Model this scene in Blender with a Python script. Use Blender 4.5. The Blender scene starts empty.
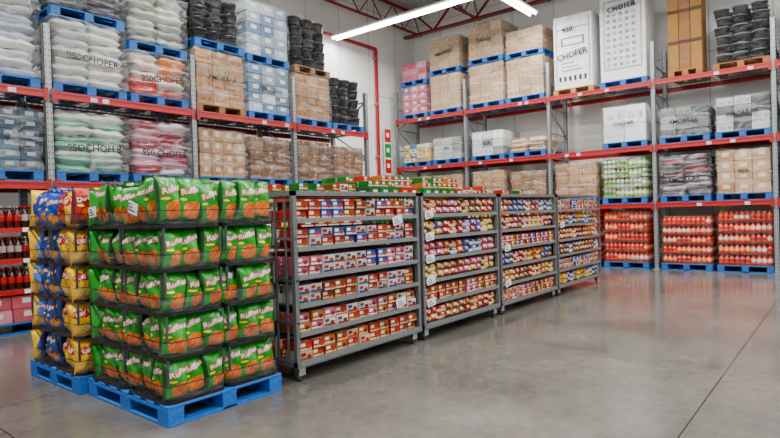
import bpy, math, random
import numpy as np
from mathutils import Matrix, Vector
random.seed(7)
H=1.4
def lin(h,s=1.22):
    r=[int(h[i:i+2],16)/255 for i in (0,2,4)]
    r=[(c/12.92 if c<=.04045 else ((c+.055)/1.055)**2.4) for c in r]
    l=.3*r[0]+.55*r[1]+.15*r[2]
    return tuple(max(0.003,(l+(c-l)*s))**1.12 for c in r)
# ------------------------------------------------------------ materials
def base_mat(name):
    m=bpy.data.materials.new(name); m.use_nodes=True
    nt=m.node_tree; return m,nt,nt.nodes['Principled BSDF']
def attr_mat(name,rough,metal=0,coat=0,bump=0.0,bscale=20,var=0.0,spec=.5):
    m,nt,b=base_mat(name)
    a=nt.nodes.new('ShaderNodeAttribute'); a.attribute_name='Col'
    tc=nt.nodes.new('ShaderNodeTexCoord')
    n=nt.nodes.new('ShaderNodeTexNoise'); n.inputs['Scale'].default_value=bscale; n.inputs['Detail'].default_value=4
    nt.links.new(tc.outputs['Object'],n.inputs['Vector'])
    if var>0:
        mr=nt.nodes.new('ShaderNodeMapRange'); mr.inputs['From Min'].default_value=.3; mr.inputs['From Max'].default_value=.7
        mr.inputs['To Min'].default_value=1-var; mr.inputs['To Max'].default_value=1+var*.4
        nt.links.new(n.outputs['Fac'],mr.inputs['Value'])
        vm=nt.nodes.new('ShaderNodeVectorMath'); vm.operation='SCALE'
        nt.links.new(a.outputs['Color'],vm.inputs[0]); nt.links.new(mr.outputs['Result'],vm.inputs['Scale'])
        nt.links.new(vm.outputs[0],b.inputs['Base Color'])
    else: nt.links.new(a.outputs['Color'],b.inputs['Base Color'])
    b.inputs['Roughness'].default_value=rough; b.inputs['Metallic'].default_value=metal
    b.inputs['Coat Weight'].default_value=coat; b.inputs['Coat Roughness'].default_value=.15
    b.inputs['Specular IOR Level'].default_value=spec
    if bump>0:
        bp=nt.nodes.new('ShaderNodeBump'); bp.inputs['Strength'].default_value=bump; bp.inputs['Distance'].default_value=.02
        nt.links.new(n.outputs['Fac'],bp.inputs['Height']); nt.links.new(bp.outputs['Normal'],b.inputs['Normal'])
    return m
M_PLA=attr_mat('printed_plastic',.25,bump=.4,bscale=22,var=.08)
M_CARD=attr_mat('cardboard',.75,bump=.1,bscale=8,var=.15,spec=.3)
M_MET=attr_mat('galvanised_steel',.42,metal=.5,bump=.05,bscale=40,var=.15)
M_PNT=attr_mat('painted_steel',.4,bump=.03,bscale=30,var=.08)
M_WOOD=attr_mat('painted_wood',.6,bump=.3,bscale=30,var=.25)
def film_mat(name,col,trans,rough,bs,k=1.7):
    m,nt,b=base_mat(name)
    b.inputs['Base Color'].default_value=(*col,1); b.inputs['Roughness'].default_value=rough
    out=nt.nodes['Material Output']; mx=nt.nodes.new('ShaderNodeMixShader'); tr=nt.nodes.new('ShaderNodeBsdfTransparent')
    tc=nt.nodes.new('ShaderNodeTexCoord'); mp=nt.nodes.new('ShaderNodeMapping'); mp.inputs['Scale'].default_value=(1,1,2.5)
    mp.inputs['Rotation'].default_value=(.3,.3,0)
    n=nt.nodes.new('ShaderNodeTexNoise'); n.inputs['Scale'].default_value=bs; n.inputs['Detail'].default_value=4; n.inputs['Distortion'].default_value=1.5; n.inputs['Roughness'].default_value=.5
    nt.links.new(tc.outputs['Object'],mp.inputs[0]); nt.links.new(mp.outputs[0],n.inputs['Vector'])
    bp=nt.nodes.new('ShaderNodeBump'); bp.inputs['Strength'].default_value=1; bp.inputs['Distance'].default_value=.08
    nt.links.new(n.outputs['Fac'],bp.inputs['Height']); nt.links.new(bp.outputs['Normal'],b.inputs['Normal'])
    mr=nt.nodes.new('ShaderNodeMapRange'); mr.inputs['From Min'].default_value=.45; mr.inputs['From Max'].default_value=.7
    mr.inputs['To Min'].default_value=trans; mr.inputs['To Max'].default_value=k
    nt.links.new(n.outputs['Fac'],mr.inputs['Value']); nt.links.new(mr.outputs[0],mx.inputs[0])
    nt.links.new(tr.outputs[0],mx.inputs[1]); nt.links.new(b.outputs[0],mx.inputs[2]); nt.links.new(mx.outputs[0],out.inputs[0])
    return m
M_FILM=film_mat('stretch_film',(.72,.76,.79),.04,.15,3.2,.34)
M_TRAY=film_mat('clear_tray_plastic',(.3,.32,.33),.04,.12,3,.12)
M_BLK=film_mat('light_stretch_film',(.6,.62,.64),.015,.13,4,.1)
def emis(name,s):
    m,nt,b=base_mat(name); b.inputs['Emission Color'].default_value=(1,.99,.95,1); b.inputs['Emission Strength'].default_value=s; return m
M_EM=emis('lamp_tube',24)
MATS=[M_PLA,M_CARD,M_MET,M_PNT,M_WOOD,M_FILM,M_TRAY,M_BLK,M_EM]
PLA,CARD,MET,PNT,WOOD,FILM,TRAY,LFILM,EM=range(9)
# ------------------------------------------------------------ builder
class T:
    def __init__(s,V,F,C,M,S=False):
        s.V=np.array(V,float).reshape(-1,3); s.L=np.array([i for f in F for i in f],int); s.N=np.array([len(f) for f in F],int)
        nf=len(F)
        s.C=np.array(C,float) if isinstance(C,list) else np.tile(np.array(C,float),(nf,1))
        s.M=np.array(M) if isinstance(M,(list,np.ndarray)) else np.full(nf,M)
        s.S=np.array(S) if isinstance(S,(list,np.ndarray)) else np.full(nf,bool(S))
def merge(*ts):
    r=T.__new__(T); off=0; Ls=[]
    for t in ts: Ls.append(t.L+off); off+=len(t.V)
    r.V=np.concatenate([t.V for t in ts]); r.L=np.concatenate(Ls); r.N=np.concatenate([t.N for t in ts])
    r.C=np.concatenate([t.C for t in ts]); r.M=np.concatenate([t.M for t in ts]); r.S=np.concatenate([t.S for t in ts]); return r
class B:
    def __init__(s): s.t=[]; s.off=0; s.Ls=[]
    def add(s,t,pos=(0,0,0),rz=0,rx=0,ry=0,sc=(1,1,1),pal=None,tint=1.0):
        V=t.V*np.array(sc,float)
        if rx or ry or rz:
            R=np.array(Matrix.Rotation(rz,3,'Z')@Matrix.Rotation(ry,3,'Y')@Matrix.Rotation(rx,3,'X')); V=V@R.T
        V=V+np.array(pos,float)
        C=t.C
        if pal is not None:
            C=C.copy()
            for i,c in enumerate(pal): C[t.C[:,0]==-(i+1)]=c
        if tint!=1.0: C=C*tint
        s.t.append((V,t.N,C,t.M,t.S)); s.Ls.append(t.L+s.off); s.off+=len(V)
    def box(s,x0,y0,z0,x1,y1,z1,col,m=PNT):
        s.add(ubm(m),(x0,y0,z0),sc=(x1-x0,y1-y0,z1-z0),pal=[col])
    def bar(s,p,q,w,col,m=PNT,h=None):
        p=Vector(p);q=Vector(q);d=q-p;L=d.length
        e=d.to_track_quat('X','Z').to_matrix()
        t=ubm(m); V=(t.V-np.array([0,.5,.5]))*np.array([L,w,h or w]); V=V@np.array(e).T+np.array(p)
        C=t.C.copy(); C[:]=col
        s.t.append((V,t.N,C,t.M,t.S)); s.Ls.append(t.L+s.off); s.off+=len(V)
    def make(s,name,loc=(0,0,0),rz=0,parent=None):
        V=np.concatenate([a[0] for a in s.t]); N=np.concatenate([a[1] for a in s.t]); C=np.concatenate([a[2] for a in s.t])
        M=np.concatenate([a[3] for a in s.t]); S=np.concatenate([a[4] for a in s.t]); L=np.concatenate(s.Ls)
        me=bpy.data.meshes.new(name)
        me.vertices.add(len(V)); me.vertices.foreach_set('co',V.astype(np.float32).ravel())
        me.loops.add(len(L)); me.loops.foreach_set('vertex_index',L.astype(np.int32))
        me.polygons.add(len(N)); st=np.concatenate([[0],np.cumsum(N)[:-1]]); me.polygons.foreach_set('loop_start',st.astype(np.int32))
        us=sorted(set(M.tolist())); mp={u:i for i,u in enumerate(us)}
        for u in us: me.materials.append(MATS[u])
        me.update(calc_edges=True)
        me.polygons.foreach_set('material_index',np.array([mp[m] for m in M.tolist()],np.int32))
        me.polygons.foreach_set('use_smooth',S.astype(bool))
        ca=me.color_attributes.new('Col','FLOAT_COLOR','CORNER')
        cc=np.ones((len(L),4),np.float32); cc[:,:3]=np.repeat(np.clip(C,0,1),N,axis=0); ca.data.foreach_set('color',cc.ravel())
        me.update()
        o=bpy.data.objects.new(name,me); bpy.context.scene.collection.objects.link(o)
        o.location=loc; o.rotation_euler=(0,0,rz)
        if parent: o.parent=parent
        return o
BF=[(0,3,2,1),(4,5,6,7),(0,1,5,4),(1,2,6,5),(2,3,7,6),(3,0,4,7)]
BV=[(0,0,0),(1,0,0),(1,1,0),(0,1,0),(0,0,1),(1,0,1),(1,1,1),(0,1,1)]
_ub={}
def ubm(m):
    if m not in _ub: _ub[m]=T(BV,BF,(-1,0,0),m)
    return _ub[m]
_cb={}
def cbox(sx,sy,sz,ch,m,ci=-1):
    k=(round(sx,4),round(sy,4),round(sz,4),ch,m,ci)
    if k in _cb: return _cb[k]
    V=[];idx={}
    s=(sx,sy,sz)
    for a in (0,1):
        for b in (0,1):
            for c in (0,1):
                cor=(a,b,c)
                for ax in range(3):
                    p=[]
                    for j in range(3):
                        v=s[j]*cor[j]
                        if j!=ax: v+= ch*(1 if cor[j]==0 else -1)
                        p.append(v)
                    idx[(a,b,c,ax)]=len(V); V.append(p)
    F=[]
    for ax in range(3):
        o=[j for j in range(3) if j!=ax]
        for sd in (0,1):
            f=[]
            for (p,q) in ((0,0),(1,0),(1,1),(0,1)):
                c=[0,0,0]; c[ax]=sd; c[o[0]]=p; c[o[1]]=q; f.append(idx[(*c,ax)])
            F.append(f)
        for (p,q) in ((0,0),(1,0),(1,1),(0,1)):
            c0=[0,0,0]; c0[o[0]]=p; c0[o[1]]=q; c1=list(c0); c1[ax]=1
            F.append([idx[(*c0,o[0])],idx[(*c1,o[0])],idx[(*c1,o[1])],idx[(*c0,o[1])]])
    for a in (0,1):
        for b in (0,1):
            for c in (0,1): F.append([idx[(a,b,c,j)] for j in range(3)])
    A=np.array(V); cen=A.mean(0); F2=[]
    for f in F:
        n=np.cross(A[f[1]]-A[f[0]],A[f[2]]-A[f[0]])
        F2.append(f if n@(A[f].mean(0)-cen)>0 else f[::-1])
    t=T(V,F2,(ci,0,0),m); _cb[k]=t; return t
def lathe(prof,n,cols,m,smooth=True):
    V=[];F=[];C=[]
    for (r,z) in prof:
        for i in range(n):
            a=2*math.pi*i/n; V.append((r*math.cos(a),r*math.sin(a),z))
    for k in range(len(prof)-1):
        for i in range(n):
            j=(i+1)%n; F.append((k*n+i,k*n+j,(k+1)*n+j,(k+1)*n+i)); C.append(cols[k])
    F.append(tuple(range(n))[::-1]); C.append(cols[0]); F.append(tuple((len(prof)-1)*n+i for i in range(n))); C.append(cols[-1])
    return T(V,F,C,m,smooth)
_tx={}
def text(s,size,m=PLA,ci=-1,offset=0,shear=0):
    k=(s,size,m,ci,offset,shear)
    if k in _tx: return _tx[k]
    c=bpy.data.curves.new('tmp','FONT'); c.body=s; c.size=size; c.resolution_u=2; c.offset=offset; c.shear=shear
    c.align_x='CENTER'; c.align_y='CENTER'
    o=bpy.data.objects.new('tmp',c); bpy.context.scene.collection.objects.link(o); bpy.context.view_layer.update()
    me=bpy.data.meshes.new_from_object(o.evaluated_get(bpy.context.evaluated_depsgraph_get()))
    V=[(v.co.x,0,v.co.y) for v in me.vertices]; F=[tuple(p.vertices) for p in me.polygons]
    bpy.data.objects.remove(o); bpy.data.curves.remove(c); bpy.data.meshes.remove(me)
    t=T(V,F,(ci,0,0),m); _tx[k]=t; return t
def pdepth(u,v,w,h,t,seed,pe=2.6):
    u=np.asarray(u,float); v=np.asarray(v,float)
    a=np.clip(1-np.abs(u)**pe,0,1)**.55
    vv=np.clip((v-.045)/.91,0,1)
    b=np.clip(np.sin(np.pi*vv),0,1)**(.5 if pe<4 else .3)
    wr=1+.14*np.sin(9*v+3*u+seed)+.12*np.sin(7*u-5*v+seed*2)
    return t/2*a*b*wr+.0015
def pouch(w,h,t,nu,nv,colfn,logos=(),seed=0,pe=2.6):
    V=[];F=[];C=[]
    for side in (-1,1):
        for j in range(nv+1):
            v=j/nv
            wf=1-.09*math.sin(math.pi*v)
            for i in range(nu+1):
                u=-1+2*i/nu
                V.append((u*w/2*wf,side*float(pdepth(u,v,w,h,t,seed,pe)),v*h))
    st=(nu+1)*(nv+1)
    for s_ in (0,1):
        for j in range(nv):
            for i in range(nu):
                a=s_*st+j*(nu+1)+i; f=(a,a+1,a+nu+2,a+nu+1)
                F.append(f if s_==0 else f[::-1]); C.append(colfn(-1+2*(i+.5)/nu,(j+.5)/nv,s_))
    for j in range(nv):
        for i in (0,nu):
            a=j*(nu+1)+i; f=(a,a+nu+1,a+st+nu+1,a+st); F.append(f); C.append(colfn(0.99,(j+.5)/nv,0))
    parts=[T(V,F,C,PLA,True)]
    for (tt,cx,cz,rot,col,off) in logos:
        X=tt.V[:,0]; Z=tt.V[:,2]; c,s=math.cos(rot),math.sin(rot)
        x=cx+X*c-Z*s; z=cz+X*s+Z*c
        vv=z/h; wf=1-.09*np.sin(np.pi*vv)
        y=-pdepth(np.clip(x/(w/2*wf),-1,1),vv,w,h,t,seed,pe)-off
        q=T.__new__(T); q.V=np.stack([x,y,z],1); q.L=tt.L; q.N=tt.N; q.C=np.tile(np.array(col,float),(len(tt.N),1)); q.M=tt.M; q.S=tt.S; parts.append(q)
    return merge(*parts)
def ellipse(rx,rz,n=14):
    V=[(0,0,0)];F=[]
    for k in (1,2):
        for i in range(n):
            a=2*math.pi*i/n; V.append((rx*k/2*math.cos(a),0,rz*k/2*math.sin(a)))
    for i in range(n):
        j=(i+1)%n; F.append((0,1+i,1+j)); F.append((1+i,1+n+i,1+n+j,1+j))
    return T(V,F,(-1,0,0),PLA)
# ------------------------------------------------------------ shape library
CB=[lin('a8825c'),lin('a07a56'),lin('b08c66'),lin('94704e'),lin('b09676')]
BLUE=lin('1668a8'); WHITE=lin('eceff0'); RED=lin('a81c28'); BLACKC=lin('17181a')
def pallet(b,x,y,z,w,d,col=BLUE,h=.14):
    n=7; bw=.1
    for i in range(n):
        yy=y+(d-bw)*i/(n-1)
        b.add(cbox(w,bw,.02,.003,WOOD),(x,yy,z+h-.02),pal=[col],tint=random.uniform(.85,1.1))
    for i in range(3):
        xx=x+(w-.12)*i/2
        b.box(xx,y,z+h-.04,xx+.12,y+d,z+h-.0205,col,WOOD)
        b.add(cbox(.12,d,.018,.003,WOOD),(xx,y,z),pal=[col])
        for j in range(3):
            yy=y+(d-.14)*j/2
            b.add(cbox(.12,.14,h-.06,.004,WOOD),(xx,yy,z+.019),pal=[col],tint=.9)
    for j in (0,2):
        yy=y+(d-.1)*j/2
        b.box(x+.12,yy,z+.001,x+w-.12,yy+.1,z+.017,col,WOOD)
def film(b,x0,y0,z0,x1,y1,z1,m=FILM,amp=.014):
    nx,ny,nz=7,5,max(3,int((z1-z0)/.12))
    V=[];F=[]
    ring=[]
    for i in range(nx): ring.append((i/nx,0))
    for i in range(ny): ring.append((1,i/ny))
    for i in range(nx): ring.append((1-i/nx,1))
    for i in range(ny): ring.append((0,1-i/ny))
    R=len(ring)
    for k in range(nz+1):
        for (a,c) in ring:
            V.append((x0+(x1-x0)*a+random.uniform(-amp,amp),y0+(y1-y0)*c+random.uniform(-amp,amp),z0+(z1-z0)*k/nz))
    for k in range(nz):
        for i in range(R):
            j=(i+1)%R; F.append((k*R+i,k*R+j,(k+1)*R+j,(k+1)*R+i))
    V.append(((x0+x1)/2,(y0+y1)/2,z1+.01)); c=len(V)-1
    for i in range(R): F.append((nz*R+i,nz*R+(i+1)%R,c))
    b.add(T(V,F,(.8,.8,.8),m,True))
def cartons(b,x,y,z,w,d,h,nx,ny,nz,cols,lab=None,tape=lin('c0a078'),m=CARD,stripe=None):
    g=.01
    sx,sy,sz=w/nx,d/ny,h/nz
    t=cbox(sx-g,sy-g,sz-.005,.007,m)
    for k in range(nz):
        ox=random.uniform(-.008,.008)
        for i in range(nx):
            for j in range(ny):
                c=random.choice(cols); px=x+i*sx+g/2+ox; py=y+j*sy+g/2; pz=z+k*sz
                b.add(t,(px,py,pz),pal=[c],tint=random.uniform(.8,1.08))
                if j==0:
                    if stripe: b.box(px+.01,py-.0015,pz+sz*.12,px+sx-g-.01,py,pz+sz*.36,random.choice(stripe),m)
                    if lab: 
                        lw=min(.16,sx*.4)
                        b.box(px+sx*.5-lw/2,py-.003,pz+sz*.42,px+sx*.5+lw/2,py-.0005,pz+sz*.8,random.choice(lab),m)
                    elif m==CARD and random.random()<.8:
                        dk=tuple(q*.5 for q in c)
                        b.box(px+sx*.15,py-.0015,pz+sz*.3,px+sx*.5,py,pz+sz*.42,dk,m); b.box(px+sx*.15,py-.0015,pz+sz*.52,px+sx*.38,py,pz+sz*.58,dk,m); b.box(px+sx*.68,py-.0015,pz+sz*.25,px+sx*.84,py,pz+sz*.6,dk,m)
                    if tape: b.box(px+sx*.5-.02,py-.0018,pz+sz*.8,px+sx*.5+.02,py,pz+sz-.012,tape,m)
                if i==0 and lab:
                    b.box(px-.002,py+sy*.3,pz+sz*.4,px,py+sy*.7,pz+sz*.75,random.choice(lab),m)
_sk={}
def sack_t(w,d,h):
    k=(w,d,h)
    if k in _sk: return _sk[k]
    nu,nv=14,8; V=[];F=[];C=[]
    for s in (-1,1):
        for j in range(nv+1):
            for i in range(nu+1):
                u=-1+2*i/nu; v=-1+2*j/nv
                t=(max(0,1-abs(u)**4)**.5)*(max(0,1-abs(v)**3)**.5)
                wr=1+.16*math.sin(5*u+3*v+s)+.08*math.sin(11*v-7*u)
                V.append((u*w/2*(1-.05*v*v),v*d/2*(1-.07*u*u),s*h/2*t*wr+.002*s))
    st=(nu+1)*(nv+1)
    def c(i): return (-2,0,0) if 4<=i<=9 else (-1,0,0)
    for s in (0,1):
        for j in range(nv):
            for i in range(nu):
                a=s*st+j*(nu+1)+i; f=(a,a+1,a+nu+2,a+nu+1); F.append(f if s else f[::-1])
                C.append(c(i) if 1<=j<=6 else (-1,0,0))
    for j in range(nv):
        for i in (0,nu): a=j*(nu+1)+i; F.append((a,a+nu+1,a+st+nu+1,a+st)); C.append((-1,0,0))
    for i in range(nu):
        for j in (0,nv): a=j*(nu+1)+i; F.append((a,a+1,a+st+1,a+st)); C.append(c(i))
    t=T(V,F,C,PLA,True); _sk[k]=t; return t
def sacks(b,x,y,z,w,d,h,cols,lh=.11):
    n=max(1,int(h/lh)); lh=h/n
    for k in range(n):
        A=k%2==0
        for i in range(2):
            for j in range(2):
                c=random.choice(cols); tn=random.uniform(.75,1.1)
                if A: b.add(sack_t(.5,.62,.15),(x+w*(.25+.5*i)+random.uniform(-.035,.035),y+d*(.25+.5*j)+random.uniform(-.035,.03),z+lh*(k+.55)),
                      rz=random.uniform(-.1,.1),rx=random.uniform(-.07,.07),ry=random.uniform(-.08,.08),pal=c,sc=(w/1.0,d/1.2,lh/.105),tint=tn)
                else: b.add(sack_t(.62,.5,.15),(x+w*(.27+.46*i)+random.uniform(-.03,.03),y+d*(.24+.5*j)-.02+random.uniform(-.03,.02),z+lh*(k+.55)),
                      rz=random.uniform(-.1,.1),rx=random.uniform(-.07,.07),ry=random.uniform(-.09,.09),pal=c,sc=(w/1.15,d/1.1,lh/.105),tint=tn)
BUCKET=lathe([(.13,0),(.15,.1),(.165,.3),(.18,.31),(.18,.35),(.14,.355)],14,[(-1,0,0)]*3+[(-2,0,0)]*2,PLA)
def buckets(b,x,y,z,w,d,h,c1,c2):
    nz=max(1,round(h/.2)); s=h/nz/.355
    for k in range(nz):
        for i in range(3):
            for j in range(3):
                b.add(BUCKET,(x+w*(i+.5)/3+random.uniform(-.03,.03),y+d*(j+.5)/3,z+k*h/nz),pal=[c1,c2],sc=(w/3/.37,d/3/.4,s),tint=random.uniform(.6,1.4),rz=random.uniform(0,1))
BOT=lathe([(.035,0),(.04,.02),(.04,.08),(.041,.085),(.041,.165),(.04,.17),(.03,.20),(.014,.235),(.013,.25),(.016,.252),(.016,.275)],9,
      [(-1,0,0)]*3+[(-2,0,0)]+[(-1,0,0)]*4+[(-3,0,0)]*2,PLA)
def bottles(b,x,y,z,w,d,h,nz,pals,rows=4,traycol=None,nx=None):
    lh=h/nz; nx=nx or int(w/.085); ny=int(d/.085)
    for k in range(nz):
        b.box(x,y,z+k*lh,x+w,y+d,z+k*lh+.012,traycol or lin('6b4a35'),CARD)
        if traycol: b.box(x-.003,y-.004,z+k*lh,x+w+.003,y,z+k*lh+lh*.2,traycol,CARD); b.box(x-.006,y,z+k*lh,x,y+d,z+k*lh+lh*.2,traycol,CARD)
        for i in range(nx):
            if i%3==0: p=random.choice(pals)
            for j in range(ny):
                if j>=2 and i>=2 and i<nx-2 and not (k==nz-1) : continue
                b.add(BOT,(x+w*(i+.5)/nx,y+d*(j+.5)/ny,z+k*lh+.012),sc=(w/nx/.085,d/ny/.085,(lh-.016)/.275),pal=p,tint=random.uniform(.75,1.15))
def scrawl(b,s,x,y,z,size=.115):
    b.add(text(s,size,PLA,-1,offset=.0025),(x,y,z),ry=random.uniform(-.1,.1),pal=[lin('18181c')])
# ------------------------------------------------------------ racks
def rack(name,L,D,posts,levels,height,loc,rz,upc=lin('9a9ea0')):
    b=B()
    for p in posts:
        for yy in (0,D-.08):
            b.box(p-.045,yy,0,p+.045,yy+.006,height,upc,MET); b.box(p-.045,yy,0,p-.038,yy+.07,height,upc,MET); b.box(p+.038,yy,0,p+.045,yy+.07,height,upc,MET)
            b.box(p-.07,yy-.03,0,p+.07,yy+.1,.012,upc,MET)
            z=.12
            while z<height-.05:
                for dx in (-.022,.022): b.box(p+dx-.007,yy-.0015,z,p+dx+.007,yy,z+.022,lin('3a3c3e'),MET)
                z+=.075
        z=.2;s=0
        while z<height-.7:
            a,c=(.05,D-.05) if s%2==0 else (D-.05,.05)
            b.bar((p,a,z),(p,c,z+.6),.03,upc,MET); z+=.6; s+=1
            b.bar((p,.05,z),(p,D-.05,z),.03,upc,MET)
    for zi in levels:
        for a,c in zip(posts[:-1],posts[1:]):
            for yy in (-.045,D-.005):
                b.box(a+.045,yy,zi-.1,c-.045,yy+.05,zi,RED,PNT)
                b.box(a+.045,yy-.006,zi-.04,c-.045,yy,zi-.02,lin('7d121b'),PNT)
            for e in (a+.02,c-.075): b.box(e,-.052,zi-.15,e+.055,-.045,zi+.03,lin('8f1620'),PNT)
            n=int((c-a)/.1)
            for i in range(n+1):
                xx=a+.05+(c-a-.1)*i/n; b.box(xx-.004,0,zi-.008,xx+.004,D,zi,lin('8d9092'),MET)
            for j in range(6):
                yy=.05+(D-.1)*j/5; b.box(a+.05,yy-.006,zi-.016,c-.05,yy+.006,zi-.008,lin('8d9092'),MET)
            for i in range(2):
                xx=a+.3+(c-a-.5)*random.random(); b.box(xx,-.058,zi-.09,xx+.09,-.0525,zi-.03,lin('c8c8c8'),PLA)
    return b.make(name,loc,rz)
LY=8.1; RX=13.0; DEP=1.1
rack('pallet_rack',9,DEP,[-1.4,.8,2.92,5.03,7.14,9.2],[1.93,3.12],4.0,(0,LY,0),0)
RP=[0,2.35,4.69,7.05,9.2,11.5]
rack('pallet_rack',12,DEP,RP,[1.44,2.68,4.06],4.9,(RX,10.3,0),-math.pi/2)
# ------------------------------------------------------------ loads
def load(name,side,a0,a1,z,fn,depth=1.0,pc=BLUE,inset=.03):
    b=B(); w=a1-a0
    pallet(b,0,0,0,w,depth,pc); zz=.141
    fn(b,w,depth,zz)
    if side=='L': o=b.make(name,(a0,LY+inset,z+.001),0)
    else: o=b.make(name,(RX+inset,a1,z+.001),-math.pi/2)
    return o
def P(*hs): return [lin(h) for h in hs]
def f_sacks(h,cols,wrap=True,lh=.11,note=None):
    def f(b,w,d,z):
        sacks(b,.03,.03,z,w-.06,d-.06,h,cols,lh)
        if wrap: film(b,-.005,-.03,z,w+.005,d,z+h+.02,FILM,.02)
        if note: scrawl(b,note,w*.5,-.075,z+h*.4,.13)
    return f
def f_cart(h,nx,nz,cols=CB,ny=2,wrap=True,lab=None,note=None,stripe=None,m=CARD,tape=lin('c0a078')):
    def f(b,w,d,z):
        cartons(b,.02,.02,z,w-.04,d-.04,h,nx,ny,nz,cols,lab,tape,m,stripe)
        if wrap: film(b,.0,-.004,z,w,d,z+h+.01,FILM)
        if note: scrawl(b,note,w*.5,-.035,z+h*.5)
    return f
def f_two(fa,ha,fb,pc=BLUE):
    def f(b,w,d,z):
        fa(b,w,d,z); 
        pallet(b,0,0,z+ha+.02,w,d,pc)
        bb=B(); fb(bb,w,d,0)
        for t in bb.t:
            b.t.append((t[0]+np.array([0,0,z+ha+.161]),)+t[1:])
        for L in bb.Ls: b.Ls.append(L+b.off)
        b.off+=bb.off
    return f
def f_buck(h,c1,c2,wrap=True):
    def f(b,w,d,z):
        buckets(b,.02,.02,z,w-.04,d-.04,h,c1,c2)
        if wrap: film(b,0,-.004,z,w,d,z+h,LFILM)
    return f
W1=[P('c9cac6','90989e'),P('b9bcbc','7b838a'),P('d6d6d2','abafb3')]
YB=[P('c9b16a','d9d6cc'),P('d6d6d6','2c5f9e'),P('b4bcc6','4a6ba0'),P('d8d8d4','c9b05a'),P('9aa0a4','3a4f78')]
GR=[P('6fa58c','cfd5ce'),P('b0c0b4','3f9170'),P('d2d7d0','a4baab'),P('d8dbd4','2a8460')]
PK=[P('d0b8be','b4566a'),P('d5cdcd','c98a96'),P('b98490','d6d0ce'),P('98384a','d6d0ce')]
OR=[P('d9905a','d8ccc0'),P('d5cdc5','c7441f'),P('c94a1e','e0d6ca'),P('dad4cc','d9864a')]
GG=[P('a7ada0','5f7462'),P('bac2b2','7b8d78'),P('999e94','4f6254')]
DK=[P('2b2e32','5b5f63'),P('4e5256','1b1d21')]
z3=3.12;z2=1.93
load('flour_sack_pallet','L',1.85,2.84,z3,f_sacks(1.25,YB))
load('flour_sack_pallet','L',.85,1.8,z3,f_sacks(1.2,YB))
load('rice_sack_pallet','L',2.99,3.97,z3,f_two(f_sacks(.86,W1,note='950CHOFER'),.86,f_sacks(.6,DK)))
load('pet_food_sack_pallet','L',4.03,4.96,z3,f_two(f_sacks(.62,OR,note='9S0CHOFER'),.62,f_sacks(.75,GG)))
load('carton_and_bucket_pallet','L',5.1,6.06,z3,f_two(f_cart(.9,3,4,note='AMORRAR'),.9,f_buck(.75,lin('131416'),lin('2c2f32'))),pc=lin('8a6a48'))
load('detergent_carton_pallet','L',6.12,7.08,z3,f_two(f_cart(.85,3,5,P('5f7fa0','8e9fb0','b9c2ca','64788c'),lab=P('d9dde0'),note='AMORRAR',tape=None),.85,f_cart(.95,3,5,P('6c83a0','8f9db0','b2b9bf'),lab=P('d9dde0'),tape=None)))
load('carton_and_bucket_pallet','L',7.21,8.15,z3,f_two(f_cart(.85,3,4),.85,f_buck(.95,lin('121417'),lin('303337')),lin('8a6a48')))
load('bucket_pallet','L',8.2,9.14,z3,f_buck(.95,lin('0f1113'),lin('34383c')))
load('canned_goods_pallet','L',1.85,2.84,z2,f_cart(.78,4,6,P('2f4656','4a6376','1f313f','68808e'),lab=P('98a2a8'),note='0319',tape=None))
load('canned_goods_pallet','L',.85,1.8,z2,f_cart(.78,4,6,P('2f4656','4a6376','1f313f'),lab=P('98a2a8'),tape=None))
load('rice_sack_pallet','L',2.99,3.95,z2,f_sacks(.8,GR,lh=.09,note='9SOCHOFER'))
load('sugar_sack_pallet','L',4.03,4.96,z2,f_sacks(.78,PK,lh=.09,note='950 CHOFER'))
load('shrink_wrapped_carton_pallet','L',5.12,6.05,z2,f_cart(.78,4,4,lab=P('c8bba6')))
load('shrink_wrapped_carton_pallet','L',6.12,7.06,z2,f_cart(.74,3,3,P('7a5736','6c4b2d','85613e')))
load('shrink_wrapped_carton_pallet','L',7.22,8.12,z2,f_cart(.76,3,3,P('7a5736','6c4b2d')))
load('shrink_wrapped_carton_pallet','L',8.2,9.12,z2,f_cart(.72,3,3,P('7a5736','8a6844')))
def drinkshelf(a0,a1,name):
    b=B(); w=a1-a0
    pallet(b,.03,.0,0,w-.06,1.0)
    cartons(b,.05,.02,.141,w-.1,.96,.34,5,2,2,P('b0606a','a85a62','bf8a90'),lab=P('d8cccc'),tape=None)
    for zz,pp in ((.56,[P('2a0c0a','a81c22','989898'),P('3a100c','a9241c','a01018')]),(.95,[P('3b0e0c','921f20','a0a0a0'),P('3c1310','a2988f','a01018')]),(1.34,[P('3b1a0c','a8a49c','a81018'),P('4a1010','a21f20','a0a0a0')])):
        b.box(0,0,zz-.03,w,1.0,zz,lin('8d9092'),MET); b.box(0,-.02,zz-.06,w,-.001,zz,RED,PNT)
        n=int(w/.085)
        for i in range(n):
            for j in range(3):
                b.add(BOT,(.05+i*.085,.05+j*.1,zz),sc=(1,1,1.0),pal=pp[(i//5)%2])
        for i in range(5): b.box(.1+i*.4,-.026,zz-.055,.2+i*.4,-.0205,zz-.005,WHITE,PLA)
    b.make(name,(a0,LY+.02,.001))
drinkshelf(.86,2.86,'beverage_shelf_display'); drinkshelf(2.98,4.97,'beverage_shelf_display'); drinkshelf(-1.34,.74,'beverage_shelf_display')
for a in (5.12,6.12,7.22,8.2): load('shrink_wrapped_carton_pallet','L',a,a+.93,0,f_cart(1.3,3,5))
R3=4.06;R2=2.68;R1=1.44
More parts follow.
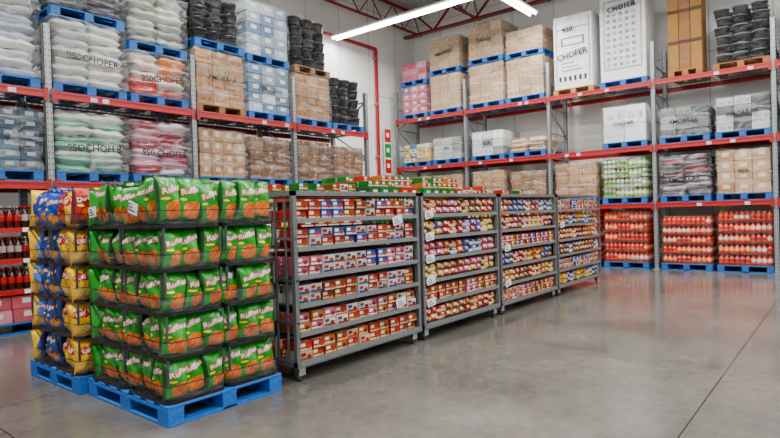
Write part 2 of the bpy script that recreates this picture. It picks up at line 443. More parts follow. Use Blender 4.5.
def appliance(h,lab):
    def f(b,w,d,z):
        b.add(cbox(w-.04,d-.06,h,.01,CARD),(.02,.03,z),pal=[lin('e4e6e6')])
        y=.029
        G=lin('7c8082')
        if lab=='text':
            b.box(.08,y-.002,z+.1,.1,y,z+h-.1,G,CARD); b.box(w-.1,y-.002,z+.1,w-.08,y,z+h-.1,G,CARD)
            b.box(.08,y-.002,z+h-.32,w-.08,y,z+h-.3,G,CARD)
            b.add(text('CHOFER',.19,CARD,-1,offset=.004),(w/2,-.02,z+h*.45),ry=-.14,pal=[lin('202024')])
            b.add(text('950',.17,CARD,-1,offset=.004),(w/2-.1,-.02,z+h*.8),ry=-.14,pal=[lin('202024')])
            b.box(.2,y-.002,z+h*.58,w-.2,y,z+h*.7,G,CARD); b.box(.25,y-.003,z+h*.6,w-.25,y,z+h*.68,lin('e4e6e6'),CARD)
            for i in range(6): b.box(.14+i*.12,y-.002,z+h*.1,.2+i*.12,y,z+h*.17,lin('2c2e30'),CARD)
            for i in range(3): b.box(.2,y-.002,z+h*(.24+.05*i),w-.25-.1*i,y,z+h*(.255+.05*i),G,CARD)
        else:
            b.box(.1,y-.002,z+h*.12,w-.1,y,z+h*.9,lin('a3a7a9'),CARD); b.box(.13,y-.003,z+h*.14,w-.13,y,z+h*.88,lin('dcdede'),CARD)
            for i in range(5):
                for j in range(10): b.box(.17+i*.135,y-.0045,z+.32+j*(h-.6)/10,.25+i*.135,y,z+.32+j*(h-.6)/10+.07,lin('8f9496') if (i+j)%3 else lin('a9adaf'),CARD)
            b.add(text('CHOFER',.16,CARD,-1,offset=.003),(w/2,-.02,z+h*.8),ry=-.1,pal=[lin('202024')])
        film(b,.01,.015,z,w-.01,d-.02,z+h+.01,LFILM,.006)
    return f
PC=P('b59a7c','bda58a','a88c6e')
load('detergent_box_pallet','R',9.2,10.1,R3,f_two(f_cart(.8,3,4,P('a7495f','7c5a8a','c3808c','b2646f'),lab=P('dacfd2'),tape=None),.8,f_cart(.5,3,3,P('b75a6a','cc939b'),tape=None)))
load('shrink_wrapped_carton_pallet','R',8.1,9.1,R3,f_two(f_cart(.95,3,4,PC),.95,f_cart(.85,3,4,PC,note='AMORRAR')))
load('shrink_wrapped_carton_pallet','R',6.82,7.84,R3,f_two(f_cart(1.0,3,4,PC),1.0,f_cart(.9,3,4,PC,note='CHOFER')))
load('shrink_wrapped_carton_pallet','R',5.72,6.74,R3,f_two(f_cart(.95,3,4,PC),.95,f_cart(.55,3,3,PC)))
load('boxed_appliance','R',4.52,5.48,R3,appliance(1.72,'text'),depth=.8,pc=lin('a9845a'))
load('boxed_appliance','R',3.36,4.38,R3,appliance(2.0,'grid'),depth=.8)
def woodcrate(b,w,d,z):
    for i in range(3):
        b.add(cbox(w/3-.01,.5,1.75,.01,CARD),(i*w/3,.05,z),pal=[random.choice(P('8a6542','7c5634','94703f'))])
        b.box(i*w/3,.045,z+.55,i*w/3+w/3-.01,.05,z+.62,lin('4c3620'),CARD); b.box(i*w/3,.045,z+1.2,i*w/3+w/3-.01,.05,z+1.27,lin('4c3620'),CARD)
    film(b,-.003,.03,z,w,.57,z+1.76,LFILM)
load('flat_pack_furniture_pallet','R',2.3,2.95,R3,woodcrate,depth=.9,pc=lin('9a6a40'))
load('wrapped_tub_pallet','R',1.15,2.12,R3,f_buck(1.1,lin('202224'),lin('6a6e72')),pc=lin('9a6a40'))
load('bucket_pallet','R',-.1,.95,R3,f_buck(1.3,lin('242729'),lin('5a5e62')))
load('snack_carton_pallet','R',9.15,10.1,R2,f_cart(.5,4,4,P('d6b84a','2f5f9e','d2d0c2','c7a13a'),lab=P('2f5d98','efe8d0'),tape=None))
load('white_goods_pallet','R',8.1,9.05,R2,f_cart(.58,3,3,P('bfc2c3','a9aeb0','7f8688'),note='950'))
load('white_goods_pallet','R',6.85,7.8,R2,f_cart(.62,3,3,P('dfe1e1','cdd1d2','858b8f'),note='9500'))
load('flour_sack_pallet','R',5.72,6.7,R2,f_sacks(.32,[P('c7a580','d9c3a8'),P('d8b892','b4937a')],lh=.1))
load('white_goods_pallet','R',3.4,4.35,R2,f_cart(.8,2,2,P('e6e8e8','dcdfe0'),note='CHOFER',tape=None))
load('paper_towel_pallet','R',2.2,3.15,R2,f_cart(.6,3,4,P('84888a','6e7376','a2a6a8','4c5053'),note='AMORRAR',tape=None))
load('paper_towel_pallet','R',1.15,2.1,R2,f_cart(.68,3,4,P('94989a','3e4245','bdc1c3','585c60'),note='AMORRAR',tape=None))
load('shrink_wrapped_carton_pallet','R',9.15,10.1,R1,f_cart(.8,3,3))
load('shrink_wrapped_carton_pallet','R',8.1,9.05,R1,f_cart(.8,3,3))
load('shrink_wrapped_carton_pallet','R',6.85,7.8,R1,f_cart(.82,3,3))
load('shrink_wrapped_carton_pallet','R',5.72,6.68,R1,f_cart(.75,3,3,P('9d7a58','8a6746')))
load('shrink_wrapped_carton_pallet','R',4.5,5.5,R1,f_cart(.85,3,3,P('a98460','b8946f')))
def f_bot(h,nz,pals,tray=None,fm=FILM):
    def f(b,w,d,z):
        bottles(b,.02,.02,z,w-.04,d-.04,h,nz,pals,traycol=tray); film(b,0,-.004,z,w,d,z+h,fm)
    return f
load('bottled_drink_pallet','R',3.42,4.38,R1,f_bot(.88,4,[P('8cb84e','e9ead8','2f7f3a'),P('a5b45a','3f8d47','eeeeee'),P('dfe3cf','5a9a5a','2f7f3a')]))
load('sugar_sack_pallet','R',2.2,3.15,R1,f_sacks(.82,[P('3c3b3d','b8b4b4'),P('a9a3a3','4a4548'),P('8e4a52','c8c4c4')],lh=.09,note='AMORRAR'))
load('shrink_wrapped_carton_pallet','R',1.15,2.1,R1,f_cart(.86,3,4,P('a98460','b89878'),lab=P('d9cdb9'),note='950'))
OP=[P('e85c10','d8d0c8','e8641a'),P('ec6a14','c8341c','e07a2a'),P('e0500c','f0b080','c83c14'),P('dc5c14','a82818','e88040')]
for a,h in ((3.42,1.12),(2.2,1.0),(1.15,1.08),(0,1.1),(4.5,1.25),(5.72,1.2),(6.85,1.2),(8.1,1.2),(9.15,1.2)):
    load('orange_drink_pallet','R',a,a+.96,0,f_bot(h,5,OP,tray=lin('6a2810'),fm=LFILM))
load('orange_drink_pallet','R',.02,.98,R1,f_bot(.8,4,OP)); load('white_goods_pallet','R',.0,.95,R2,f_cart(.7,3,3,P('cfd2d3','b9bec0')))
# ------------------------------------------------------------ chip bags
def cg(base,dark,chip,cr):
    def f(u,v,s):
        if v>.94 or v<.05: return dark
        if s==1: return base
        if (u-.2)**2/(.55*cr)+((v-.27)/(.19*cr))**2<1:
            q=(int(u*7+50)*3+int(v*18)*5)%4
            return tuple(c*(1,.85,.68,1.08)[q] for c in chip)
        if v<.09: return dark
        if u>.9 or u<-.93: return dark
        return base
    return f
def bag(base,dark,chip,word,wcol,ocol,wsz,seed,cr=1,swash=None,w=.2,h=.315,t=.115):
    lg=[]
    if swash: lg.append((ellipse(w*.4,.045),0,h*.68,.1,swash,.0015))
    lg.append((text(word,wsz,PLA,-1,offset=.0055,shear=.15),0,h*.7,.26,ocol,.003))
    lg.append((text(word,wsz,PLA,-1,shear=.15,offset=.001),0,h*.7,.26,wcol,.0045))
    lg.append((ellipse(.026,.01,10),-.05,h*.5,0,lin('f2e24a') ,.003))
    return pouch(w,h,t,16,24,cg(base,dark,chip,cr),lg,seed)
CH=lin('f08428',1.1)
BG=[bag(lin('0a9436'),lin('064a1c'),CH,'Ruffles',lin('f6f6f2'),lin('b8202c'),.056,s) for s in (0,1.7,3.1)]
BBl=[bag(lin('2450a8'),lin('12306e'),lin('e9a24a'),'Ruffles',lin('f6f6f2'),lin('c3202c'),.052,s,.7) for s in (.5,2.2)]
BLt=[bag(lin('6a92c8'),lin('2a55a5'),lin('e9b25a'),'Ruffles',lin('f6f6f2'),lin('c3202c'),.052,s,.7) for s in (1.5,)]
BYe=[bag(lin('ffd000',1.1),lin('e9b400'),lin('ffe080',1.1),"Lay's",lin('f6f6f2'),lin('c3202c'),.06,s,.55,swash=lin('c8202c')) for s in (.9,2.7)]
BRe=[bag(lin('b8202a'),lin('5c1216'),lin('e9782a'),'Doritos',lin('f6f0e8'),lin('16161a'),.05,s) for s in (.3,)]
def rrect(w,d,r,n=4):
    pts=[]
    for (cx,cy,a0) in ((w-r,r,-90),(w-r,d-r,0),(r,d-r,90),(r,r,180)):
        for i in range(n+1):
            a=math.radians(a0+90*i/n); pts.append((cx+r*math.cos(a),cy+r*math.sin(a)))
    return pts
def ring(w,d,z0,z1,r,th,col,m):
    o=rrect(w,d,r); i_=[(x+th,y+th) for x,y in rrect(w-2*th,d-2*th,max(r-th,.005))]; n=len(o); V=[];F=[]
    for z in (z0,z1):
        V+=[(x,y,z) for x,y in o]; V+=[(x,y,z) for x,y in i_]
    for k in range(n):
        j=(k+1)%n
        F+=[(k,j,2*n+j,2*n+k),(n+j,n+k,3*n+k,3*n+j),(2*n+k,2*n+j,3*n+j,3*n+k),(j,k,n+k,n+j)]
    return T(V,F,col,m)
def chip_display(name,x0,y0,W,D,NT,TH,facefn,nX,nY):
    root=bpy.data.objects.new(name,None); root.location=(x0,y0,0); bpy.context.scene.collection.objects.link(root)
    b=B(); pallet(b,0,0,0.001,W,D,lin('1a72bd')); b.make('pallet',parent=root)
    b=B(); tw,td=W/2,D/2
    rim=ring(tw-.012,td-.012,0,.024,.07,.012,BLACKC,PLA); wall=ring(tw-.016,td-.016,.024,.12,.068,.003,(.5,.5,.5),TRAY)
    lip=ring(tw-.012,td-.012,.118,.124,.07,.005,lin('2a2d30'),PLA)
    for k in range(NT):
        z=.142+k*TH
        for i in range(2):
            for j in range(2):
                px,py=i*tw+.006,j*td+.006
                b.add(rim,(px,py,z)); b.add(wall,(px,py,z)); b.add(lip,(px,py,z))
                b.box(px+.03,py+.03,z+.001,px+tw-.05,py+td-.05,z+.008,BLACKC,PLA)
                for (cx,cy) in ((.012,.012),(tw-.04,.012),(.012,td-.04),(tw-.04,td-.04)):
                    if k<NT-1: b.box(px+cx,py+cy,z+.125,px+cx+.014,py+cy+.014,z+TH,lin('4a4e50'),PLA)
    b.make('display_trays',parent=root)
    b=B()
    for k in range(NT):
        z=.15+k*TH
        def put(x,y,rz,side,idx,n):
            t=random.choice(facefn(side,idx,n,k)); top=k==NT-1
            b.add(t,(x,y,z+random.uniform(0,.035 if top else .008)),rz=rz+random.uniform(-.35,.35),rx=random.uniform(-.1,.06),ry=random.uniform(-.14,.14),tint=random.uniform(.82,1.1),sc=(1,1,random.uniform(.95,1.06) if top else random.uniform(.86,.94)))
        for i in range(nX):
            xx=.1+(W-.2)*i/(nX-1)
            put(xx,.08+.02*(i%2),0,'F',i,nX); put(xx,D-.09,math.pi,'Bk',i,nX)
        for i in range(nY-1):
            yy=.19+(D-.3)*i/(nY-2)
            put(.08+.02*(i%2),yy,-math.pi/2,'L',i,nY-1)
            if yy<D-.15: put(W-.09,yy,math.pi/2,'R',i,nY-1)
        if k==NT-1:
            for i in range(4):
                for j in range(6): 
                    xx=.2+(W-.4)*i/3; yy=.2+(D-.38)*j/5
                    t=random.choice(facefn('T',j,6,k)); b.add(t,(xx,yy,z+.015+random.uniform(0,.035)),rz=random.uniform(-.8,.2),rx=random.uniform(-.1,.1),tint=random.uniform(.9,1.05))
        else:
            for j in range(4):
                for i in range(3): b.add(random.choice(facefn('T',j,4,k)),(.3+(W-.6)*i/2,.28+(D-.56)*j/3,z),rz=random.uniform(-.1,.1),sc=(1,1,.92))
    b.make('chip_bags',parent=root)
    return root
def f1(side,i,n,k): return BG
def f2(side,i,n,k):
    top=k==4
    if side=='L': return (BYe if i<=(0 if top else 1) else (BBl+BBl+BLt+BRe if k in(0,3,4) else BBl+BLt))
    if side=='F': return BYe+BRe if top else BYe
    if side=='T': return BBl+BRe+BLt if i>=1 else BYe
    return BBl+BRe if i>2 else BYe
TH=.298
d1=chip_display('potato_chip_pallet_display',1.93,3.54,.97,1.22,5,TH,f1,6,7)
d2=chip_display('potato_chip_pallet_display',1.88,4.82,1.03,1.05,5,TH,f2,6,6)
def card(b,x,y,z,w,h,rz,ry=0):
    b.add(cbox(w,.003,h,.0008,PLA),(x,y,z),rz=rz,ry=ry,pal=[WHITE]); 
    c,s=math.cos(rz),math.sin(rz)
    for i in range(3):
        b.add(ubm(PLA),(x+.012*c+.002*s,y+.012*s-.002*c,z+h*(.2+.25*i)),rz=rz,ry=ry,sc=(w*.7/(i*.4+1),.001,h*.1),pal=[lin('303034')])
b=B(); card(b,-.02,.42,1.455,.13,.085,-math.pi/2,.25); card(b,-.02,1.05,1.42,.12,.08,-math.pi/2,-.1)
b.make('price_cards',parent=d1)
# ------------------------------------------------------------ display carts
GREY=lin('7b7f81')
def smallbox():
    w,d,h=.138,.2,.078
    t=cbox(w,d,h,.004,CARD)
    def q(x0,x1,z0,z1,c,off): 
        return T([(x0,-off,z0),(x1,-off,z0),(x1,-off,z1),(x0,-off,z1)],[(0,1,2,3)],(c,0,0),CARD)
    def top(x0,x1,y0,y1,c): return T([(x0,y0,h+.001),(x1,y0,h+.001),(x1,y1,h+.001),(x0,y1,h+.001)],[(0,1,2,3)],(c,0,0),CARD)
    e=ellipse(.026,.018,10); ev=e.V+np.array([w*.7,-.003,h*.42])
    e2=T(ev,[(0,1,2)],(-3,0,0),CARD); e2.L=e.L;e2.N=e.N;e2.C=np.tile([-3,0,0],(len(e.N),1)).astype(float);e2.M=np.full(len(e.N),CARD);e2.S=np.full(len(e.N),False)
    return merge(t,q(.006,w-.006,.006,h*.3,-2,.001),q(.012,w*.45,h*.5,h*.85,-4,.001),q(.012,w*.35,h*.36,h*.44,-3,.001),e2,top(.01,w-.01,.01,.06,-2))
SB=smallbox()
def packA(u,v,s):
    if s==0 and -.6<u<.1 and .45<v<.8: return (-4,0,0)
    if s==0 and u>.25 and .2<v<.7: return (-2,0,0)
    if v<.22 or abs(u)>.93: return (-3,0,0) 
    return (-1,0,0)
def packB(u,v,s):
    if s==0 and -.3<u<.6 and .5<v<.78: return (-4,0,0)
    if s==0 and v<.4: return (-2,0,0)
    if u<-.6: return (-3,0,0)
    return (-1,0,0)
PKS=[pouch(.165,.1,.06,16,9,packA,(),1,5),pouch(.165,.1,.06,16,9,packB,(),2.6,5),pouch(.15,.105,.06,16,9,packA,(),4,6)]
def cart(name,x0,x1,kind):
    W=x1-x0; D=.78; Hh=1.6; b=B(); r=.04
    tube=lambda p,q,w=r: b.bar(p,q,w,GREY,MET)
    for x in (r/2,W-r/2):
        for y in (r/2,D-r/2): tube((x,y,.13),(x,y,Hh))
        tube((x,0,Hh-r/2),(x,D,Hh-r/2)); tube((x,0,.15),(x,D,.15))
        for i in range(1,6): tube((x,D*i/6,.15),(x,D*i/6,Hh),.016)
        for zz in (.5,.85,1.2): tube((x,.0,zz),(x,D,zz),.02)
    for y in (r/2,D-r/2): tube((0,y,Hh-r/2),(W,y,Hh-r/2)); tube((0,y,.15),(W,y,.15),.05)
    zs=[.17+.238*i for i in range(6)]
    for z in zs:
        b.box(r,.01,z-.012,W-r,D-.01,z,GREY,MET)
        b.box(r,-.006,z-.03,W-r,.008,z+.01,lin('8b8f91'),MET)
        b.box(r,D-.01,z-.03,W-r,D-.002,z+.06,GREY,MET)
    b.box(r,.03,Hh-.03,W-r,D-.03,Hh-.02,GREY,MET)
    wheel=lathe([(.02,-.016),(.05,-.014),(.055,-.006),(.055,.006),(.05,.014),(.02,.016)],14,[lin('3a3c3e')]*5,PLA)
    for x in (.08,W-.08):
        for y in (.06,D-.06):
            b.add(wheel,(x,y,.0565),rx=math.pi/2,rz=.3)
            b.box(x-.035,y-.028,.05,x+.035,y-.022,.13,lin('b0b3b5'),MET); b.box(x-.035,y+.022,.05,x+.035,y+.028,.13,lin('b0b3b5'),MET); b.box(x-.04,y-.035,.12,x+.04,y+.035,.13,lin('b0b3b5'),MET)
    root=b.make(name,(x0,3.55,0))
    g=B()
    for si,z in enumerate(zs):
        pals=kind[si%len(kind)]
        if pals[0]=='box':
            n=int((W-2*r-.02)/.143); sp=(W-2*r-.02)/n
            for i in range(n):
                blk=pals[1][(i//2+si)%len(pals[1])]
                for j in range(3):
                    for k in range(2):
                        blk2=random.choice(pals[1]) if random.random()<.35 else blk
                        g.add(SB,(r+.01+i*sp,.03+j*.22+random.uniform(-.01,.02),z+.001+k*.079),pal=blk2,rz=random.uniform(-.06,.06),tint=random.uniform(.7,1.1))
        else:
            n=int((W-2*r-.02)/.135); sp=(W-2*r-.02)/n
            for i in range(n):
                blk=pals[1][(i//3+si)%len(pals[1])]; tp=random.choice(PKS)
                for j in range(4):
                    for k in range(2):
                        blk2=random.choice(pals[1]) if random.random()<.25 else blk
                        g.add(tp,(r+.01+(i+.5)*sp+random.uniform(-.008,.008),.07+j*.13,z+.002+k*.08),rx=random.uniform(-.35,-.05),rz=random.uniform(-.2,.2),ry=random.uniform(-.1,.1),pal=blk2,tint=random.uniform(.7,1.15),sc=(1,1,.9))
    g.make('packaged_snacks',parent=root)
    return root
c1=P('c9c8c6','1f3f7c','8c4a2a','b0222a'); c2=P('a8302a','d0c0a8','8a5a2a','e8dcc8'); c3=P('8c2a2a','c8c4bc','a8622a','d8d0c0'); c4=P('d9d0c0','8a2a2c','6c3a1a','2b4980'); c5=P('d0b8a0','9c5a32','b8322e','7a2a22')
c6=P('2f4f90','d8d0c4','b8442a','f0f0f0'); c7=P('b06a3a','e0cca8','6a2a1a','f0e8d8'); c8=P('b86a78','e8d8d4','7a3040','f4ecec'); c9=P('7a4a2c','d8b888','a8302a','f0e0c0')
k1=[('box',[c2,c9,c5,c7]),('box',[c8,c7,c4,c2]),('box',[c2,c3,c1,c9]),('box',[c1,c4,c6,c8]),('box',[c1,c3,c6,c2]),('box',[c4,c2,c6,c9])]
def pp(*a): return [P(*x) for x in a]
PKp=('b8586e','ecd0d0','7a2a3c','f4e8e4'); BRp=('8a5230','e0bc8c','4c2812','f0e0c8'); BLp=('3a5490','d0d8e4','22305c','f0d070')
k2=[('p',pp(('b02a2a','e8c9a4','5f1822','f0e0d0'),BRp,('c8682a','e8d0a0','7a2a12','f0e8d0'))),('box',[c8,c7,c3,c9]),
    ('p',pp(('a04a2a','e0b080','5c2018','f0e0c0'),PKp,('b89030','ead8a0','5a3a12','f0e0d0'))),('p',pp(PKp,('c5661f','e6b888','5c1c18','f0e0d0'),BLp)),
    ('p',pp(('6a4a9c','d0b9c0','3a2c6c','f2f2f2'),('b9952f','e8d4a0','6a3a1e','f3e6d8'),('a9352f','e8c4a0','6a1a1e','f3e6d8'))),('p',pp(PKp,BRp,('b8402f','e8c49b','6a1a1e','f3e6d8')))]
k3=[('box',[c7,c5,c8,c9]),('p',pp(('a8402c','e8c498','5a1814','e2e2e2'),('c8902a','e8d8a8','7a4a14','f2e2d2'),BRp)),
    ('p',pp(('a8342e','e8c098','5a1018','e2e2e2'),('b9752f','e6c688','6a3e1e','b8302c'),BLp)),
    ('box',[c7,c2,c6,c8]),('p',pp(('b9852c','e2d088','6a4a22','e0d0c0'),('a53c30','e8c0b0','5a2020','f2f2f2'),PKp)),('p',pp(BLp,('b0602c','f0c990','883020','f2f2f2')))]
k4=[('p',pp(('c9a22a','f0d688','7a5a1e','b8302c'),BLp)),('box',[c7,c4,c5,c6]),
    ('p',pp(BLp,('b97c2a','f0cf98','6a3a18','f0e0d0'),BRp)),('p',pp(('c8902a','f0dab0','98341c','f2f2f2'),('98362c','e8c8a8','4c1818','f0e0d0')))]
C=[cart('stocking_cart',3.08,4.82,k1),cart('stocking_cart',4.87,6.56,k2),cart('stocking_cart',6.61,8.42,k3),cart('stocking_cart',8.47,10.4,k4)]
def tags(root,lst):
    b=B()
    for x,si in lst:
        z=.17+.238*si-.05; card(b,x,-.012,z,.15,.085,0,random.uniform(-.22,-.05))
    b.make('shelf_price_tags',parent=root)
tags(C[0],[(1.3,4.8),(1.32,1.3)]); tags(C[1],[(.06,5),(.06,3),(.06,4),(.06,2),(.06,1)]); tags(C[2],[(.1,3),(.1,1)]); tags(C[3],[(.1,4)])
def island(name,x0,y0,w,d,h,cols,stripe,top):
    b=B(); pallet(b,0,0,0.001,w,d)
    cartons(b,.02,.02,.142,w-.04,d-.04,h-.142,5,4,7,cols,lab=P('e8e4dc','d9c24a'),tape=None,stripe=stripe)
    for i in range(int(w/.14)-1):
        for j in range(5):
            b.add(SB,(.04+i*.142,.06+j*.21,h+.001),pal=random.choice(top),rz=random.uniform(-.1,.1))
            if random.random()<.45: b.add(SB,(.04+i*.142,.06+j*.21,h+.081),pal=random.choice(top),rz=random.uniform(-.1,.1))
    b.make(name,(x0,y0,0))
red=P('98231e','a8362c','7c1a16'); grn=P('0f5b2c','1f6d35','a01a1c')
cg1=P('0f6a2c','d6d0bc','c9302c','f0e6d8'); cg2=P('1a7a3a','b8302c','e8d8a0','f0e6d8')
tp=[c1,c2,c3,c4,c9,cg1]; tg=[cg1,cg2,c2,cg1,c7]
island('grocery_carton_island',3.2,5.0,1.15,1.1,1.6,red+P('d0c0a8'),P('d6ccbb'),tp)
island('grocery_carton_island',4.45,5.0,1.15,1.1,1.62,red,P('d6ccbb'),tp+[cg2])
island('grocery_carton_island',5.7,5.0,1.15,1.1,1.76,grn,P('d9c24a','e6dccb'),tg)
island('grocery_carton_island',6.95,5.0,1.15,1.1,1.76,grn,P('d9c24a'),tg)
island('grocery_carton_island',8.2,5.0,1.15,1.1,1.66,grn+red,P('d9c24a'),tg+tp)
island('grocery_carton_island',9.5,5.0,1.15,1.1,1.6,P('e0520a','d9440f','c8300f'),P('e6dccb'),tp)
# ------------------------------------------------------------ room
def room_mat(name,fn):
    m,nt,b=base_mat(name); fn(nt,b); return m
def floor_nodes(nt,b):
    N=nt.nodes.new; Lk=nt.links.new
    tc=N('ShaderNodeTexCoord'); n1=N('ShaderNodeTexNoise'); n1.inputs['Scale'].default_value=.7; n1.inputs['Detail'].default_value=8; n1.inputs['Roughness'].default_value=.65
    n2=N('ShaderNodeTexNoise'); n2.inputs['Scale'].default_value=9; n2.inputs['Detail'].default_value=8; n2.inputs['Roughness'].default_value=.7
    Lk(tc.outputs['Object'],n1.inputs['Vector']); Lk(tc.outputs['Object'],n2.inputs['Vector'])
    mix=N('ShaderNodeMath'); mix.operation='ADD'; Lk(n1.outputs['Fac'],mix.inputs[0])
    m2=N('ShaderNodeMath'); m2.operation='MULTIPLY'; m2.inputs[1].default_value=.6; Lk(n2.outputs['Fac'],m2.inputs[0]); Lk(m2.outputs[0],mix.inputs[1])
    cr=N('ShaderNodeValToRGB'); cr.color_ramp.elements[0].position=.58; cr.color_ramp.elements[1].position=1.0
    cr.color_ramp.elements[0].color=(*lin('5a5854'),1); cr.color_ramp.elements[1].color=(*lin('7b7873'),1); Lk(mix.outputs[0],cr.inputs[0])
    sp=N('ShaderNodeSeparateXYZ'); Lk(tc.outputs['Object'],sp.inputs[0])
    def joint(ax,off,per):
        a=N('ShaderNodeMath'); a.operation='SUBTRACT'; a.inputs[1].default_value=off-per/2; Lk(sp.outputs[ax],a.inputs[0])
        f=N('ShaderNodeMath'); f.operation='FLOORED_MODULO'; f.inputs[1].default_value=per; Lk(a.outputs[0],f.inputs[0])
        s=N('ShaderNodeMath'); s.operation='SUBTRACT'; s.inputs[1].default_value=per/2; Lk(f.outputs[0],s.inputs[0])
        c=N('ShaderNodeMath'); c.operation='ABSOLUTE'; Lk(s.outputs[0],c.inputs[0])
        l=N('ShaderNodeMath'); l.operation='LESS_THAN'; l.inputs[1].default_value=.005; Lk(c.outputs[0],l.inputs[0]); return l
    j1=joint(0,5.45,4.2); j2=joint(1,.82,4.2); mx=N('ShaderNodeMath'); mx.operation='MAXIMUM'; Lk(j1.outputs[0],mx.inputs[0]); Lk(j2.outputs[0],mx.inputs[1])
    mm=N('ShaderNodeMix'); mm.data_type='RGBA'; Lk(mx.outputs[0],mm.inputs['Factor']); Lk(cr.outputs[0],mm.inputs['A']); mm.inputs['B'].default_value=(*lin('2a2826'),1)
    Lk(mm.outputs['Result'],b.inputs['Base Color'])
    mr=N('ShaderNodeMapRange'); mr.inputs['From Min'].default_value=.35; mr.inputs['From Max'].default_value=.65; mr.inputs['To Min'].default_value=.12; mr.inputs['To Max'].default_value=.24
    Lk(n1.outputs['Fac'],mr.inputs['Value']); Lk(mr.outputs[0],b.inputs['Roughness']); b.inputs['Specular IOR Level'].default_value=.65
    bp=N('ShaderNodeBump'); bp.inputs['Strength'].default_value=.04; Lk(n2.outputs['Fac'],bp.inputs['Height']); Lk(bp.outputs[0],b.inputs['Normal'])
def wall_nodes(nt,b):
    N=nt.nodes.new; Lk=nt.links.new
    tc=N('ShaderNodeTexCoord'); w=N('ShaderNodeTexBrick'); w.inputs['Scale'].default_value=1; w.inputs['Mortar Size'].default_value=.01
    w.inputs['Brick Width'].default_value=1.2; w.inputs['Row Height'].default_value=2.4; w.offset=0
    w.inputs['Color1'].default_value=(*lin('ebece9'),1); w.inputs['Color2'].default_value=(*lin('e4e6e3'),1); w.inputs['Mortar'].default_value=(*lin('a5a7a6'),1)
    sp=N('ShaderNodeSeparateXYZ'); cb=N('ShaderNodeCombineXYZ'); ad=N('ShaderNodeMath'); ad.operation='ADD'
    Lk(tc.outputs['Object'],sp.inputs[0]); Lk(sp.outputs[0],ad.inputs[0]); Lk(sp.outputs[1],ad.inputs[1]); Lk(ad.outputs[0],cb.inputs[0]); Lk(sp.outputs[2],cb.inputs[1])
    Lk(cb.outputs[0],w.inputs['Vector']); Lk(w.outputs[0],b.inputs['Base Color']); b.inputs['Roughness'].default_value=.6
def ceil_nodes(nt,b):
    N=nt.nodes.new; Lk=nt.links.new
    tc=N('ShaderNodeTexCoord'); w=N('ShaderNodeTexWave'); w.inputs['Scale'].default_value=2.2; w.bands_direction='Y'; Lk(tc.outputs['Object'],w.inputs['Vector'])
    cr=N('ShaderNodeValToRGB'); cr.color_ramp.elements[0].color=(*lin('b0b4b5'),1); cr.color_ramp.elements[1].color=(*lin('e4e6e6'),1); Lk(w.outputs['Fac'],cr.inputs[0]); Lk(cr.outputs[0],b.inputs['Base Color'])
    bp=N('ShaderNodeBump'); bp.inputs['Strength'].default_value=.6; bp.inputs['Distance'].default_value=.05; Lk(w.outputs['Fac'],bp.inputs['Height']); Lk(bp.outputs[0],b.inputs['Normal'])
def slab(name,x0,y0,z0,x1,y1,z1,mat):
    me=bpy.data.meshes.new(name); me.from_pydata([(x0+v[0]*(x1-x0),y0+v[1]*(y1-y0),z0+v[2]*(z1-z0)) for v in BV],[],BF); me.materials.append(mat)
    o=bpy.data.objects.new(name,me); bpy.context.scene.collection.objects.link(o); return o
MF=room_mat('polished_concrete',floor_nodes); MW=room_mat('wall_panels',wall_nodes); MC=room_mat('roof_deck',ceil_nodes)
slab('floor',-12,-12,-.1,14.6,10.9,0,MF)
slab('wall_back',-12,10.6,0,14.6,10.8,7.6,MW); slab('wall_right',14.4,-12,0,14.6,10.6,7.6,MW)
slab('ceiling',-12,-12,7.6,14.6,10.9,7.75,MC)
b=B()
JR=lin('7c1618')
y=-6.5
while y<10.3:
    b.box(-6,y-.04,7.45,14.38,y+.04,7.52,JR); b.box(-6,y-.03,6.85,14.38,y+.03,6.9,JR)
    x=-6;s=0
    while x<14.2:
        b.bar((x,y,6.88 if s%2 else 7.47),(min(x+.5,14.3),y,7.47 if s%2 else 6.88),.025,JR); x+=.5;s+=1
    y+=2.1
for xx in (.5,7.2,13.9):
    b.box(xx-.08,-8,6.72,xx+.08,10.58,6.78,JR); b.box(xx-.08,-8,7.4,xx+.08,10.58,7.46,JR)
    yy=-8;s=0
    while yy<10:
        b.bar((xx,yy,6.76 if s%2 else 7.42),(xx,yy+.7,7.42 if s%2 else 6.76),.05,JR); yy+=.7;s+=1
b.make('roof_truss')
POW=56
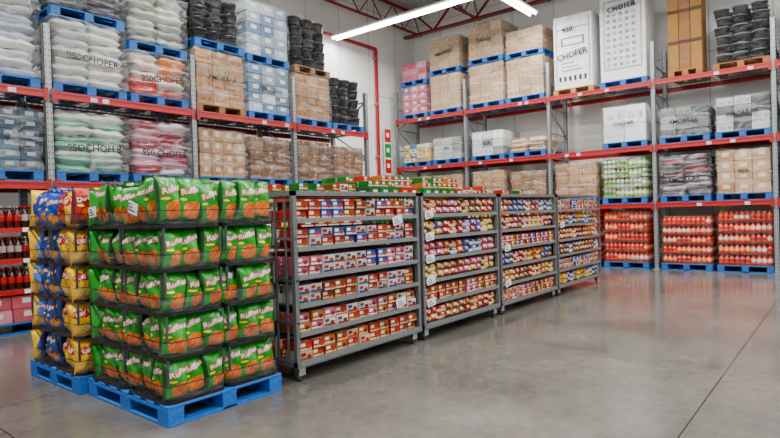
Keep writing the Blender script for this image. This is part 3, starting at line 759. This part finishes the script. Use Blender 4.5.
def strip(name,x,y0,y1,z,along='Y'):
    b=B(); L=y1-y0
    b.box(-.11,0,.0,.11,L,.05,lin('e2e4e4')); b.box(-.15,0,-.012,.15,L,.0,lin('d8dada'))
    n=int(L/1.25)
    for i in range(n):
        for dx in (-.07,.07):
            t=lathe([(.022,0),(.022,L/n-.05)],8,[(1,1,1)],EM); b.add(t,(dx,i*L/n+.025+0,-.04),rx=-math.pi/2)
    for i in range(int(L/2.5)+1): b.bar((0,min(L,i*2.5),.05),(0,min(L,i*2.5),7.4-z),.01,lin('808284'))
    o=b.make(name,(x,y0,z) if along=='Y' else (y0,x,z),0 if along=='Y' else -math.pi/2)
    ld=bpy.data.lights.new('tube_light','AREA'); ld.shape='RECTANGLE'; ld.size=.3; ld.size_y=L; ld.energy=L*POW; ld.color=(1,.975,.94)
    lo=bpy.data.objects.new('tube_glow',ld); bpy.context.scene.collection.objects.link(lo); lo.parent=o; lo.location=(0,L/2,-.07)
strip('fluorescent_strip_light',10.6,-6,10.4,6.0)
strip('fluorescent_strip_light',5.4,-8,7.6,6.4)
strip('fluorescent_strip_light',.4,-8,10.4,6.4)
strip('fluorescent_strip_light',5.75,11.05,12.6,6.02,'X')
b=B()
b.bar((12.4,10.5,.0),(12.4,10.5,6.1),.07,lin('981a1e')); b.bar((12.4,10.5,6.1),(9.0,10.5,6.1),.07,lin('981a1e'))
for z in (1.5,3,4.5,5.8): b.box(12.34,10.46,z,12.46,10.585,z+.04,lin('8d9092'))
b.make('sprinkler_pipe')
b=B(); b.box(0,0,0,.32,.02,1.35,WHITE,PLA)
b.box(.02,-.003,.95,.3,0,1.33,lin('b8262c'),PLA); b.box(.02,-.003,.5,.3,0,.9,lin('1f8a48'),PLA); b.box(.02,-.003,.04,.3,0,.45,lin('b8262c'),PLA)
for z in (1.1,.66,.2): b.box(.1,-.005,z,.22,-.003,z+.12,WHITE,PLA)
b.box(.1,.02,.3,.2,.13,.4,GREY,MET)
b.make('safety_sign',(12.62,10.46,2.5))
w=bpy.data.worlds.new('World'); bpy.context.scene.world=w; w.use_nodes=True
w.node_tree.nodes['Background'].inputs[0].default_value=(.98,.98,1,1); w.node_tree.nodes['Background'].inputs[1].default_value=.85
cam=bpy.data.cameras.new('camera'); co=bpy.data.objects.new('camera',cam); bpy.context.scene.collection.objects.link(co)
cam.lens=25.98; cam.sensor_width=36; cam.clip_end=100
a=math.radians(39.3); pit=math.radians(-.69); rol=math.radians(1.64)
F=Vector((math.cos(a)*math.cos(pit),math.sin(a)*math.cos(pit),math.sin(pit))); R=Vector((math.sin(a),-math.cos(a),0)); U=R.cross(F)
R2v=R*math.cos(rol)-U*math.sin(rol); U2=U*math.cos(rol)+R*math.sin(rol)
m=Matrix((R2v,U2,-F)).transposed().to_4x4(); m.translation=Vector((0,0,H)); co.matrix_world=m
bpy.context.scene.camera=co
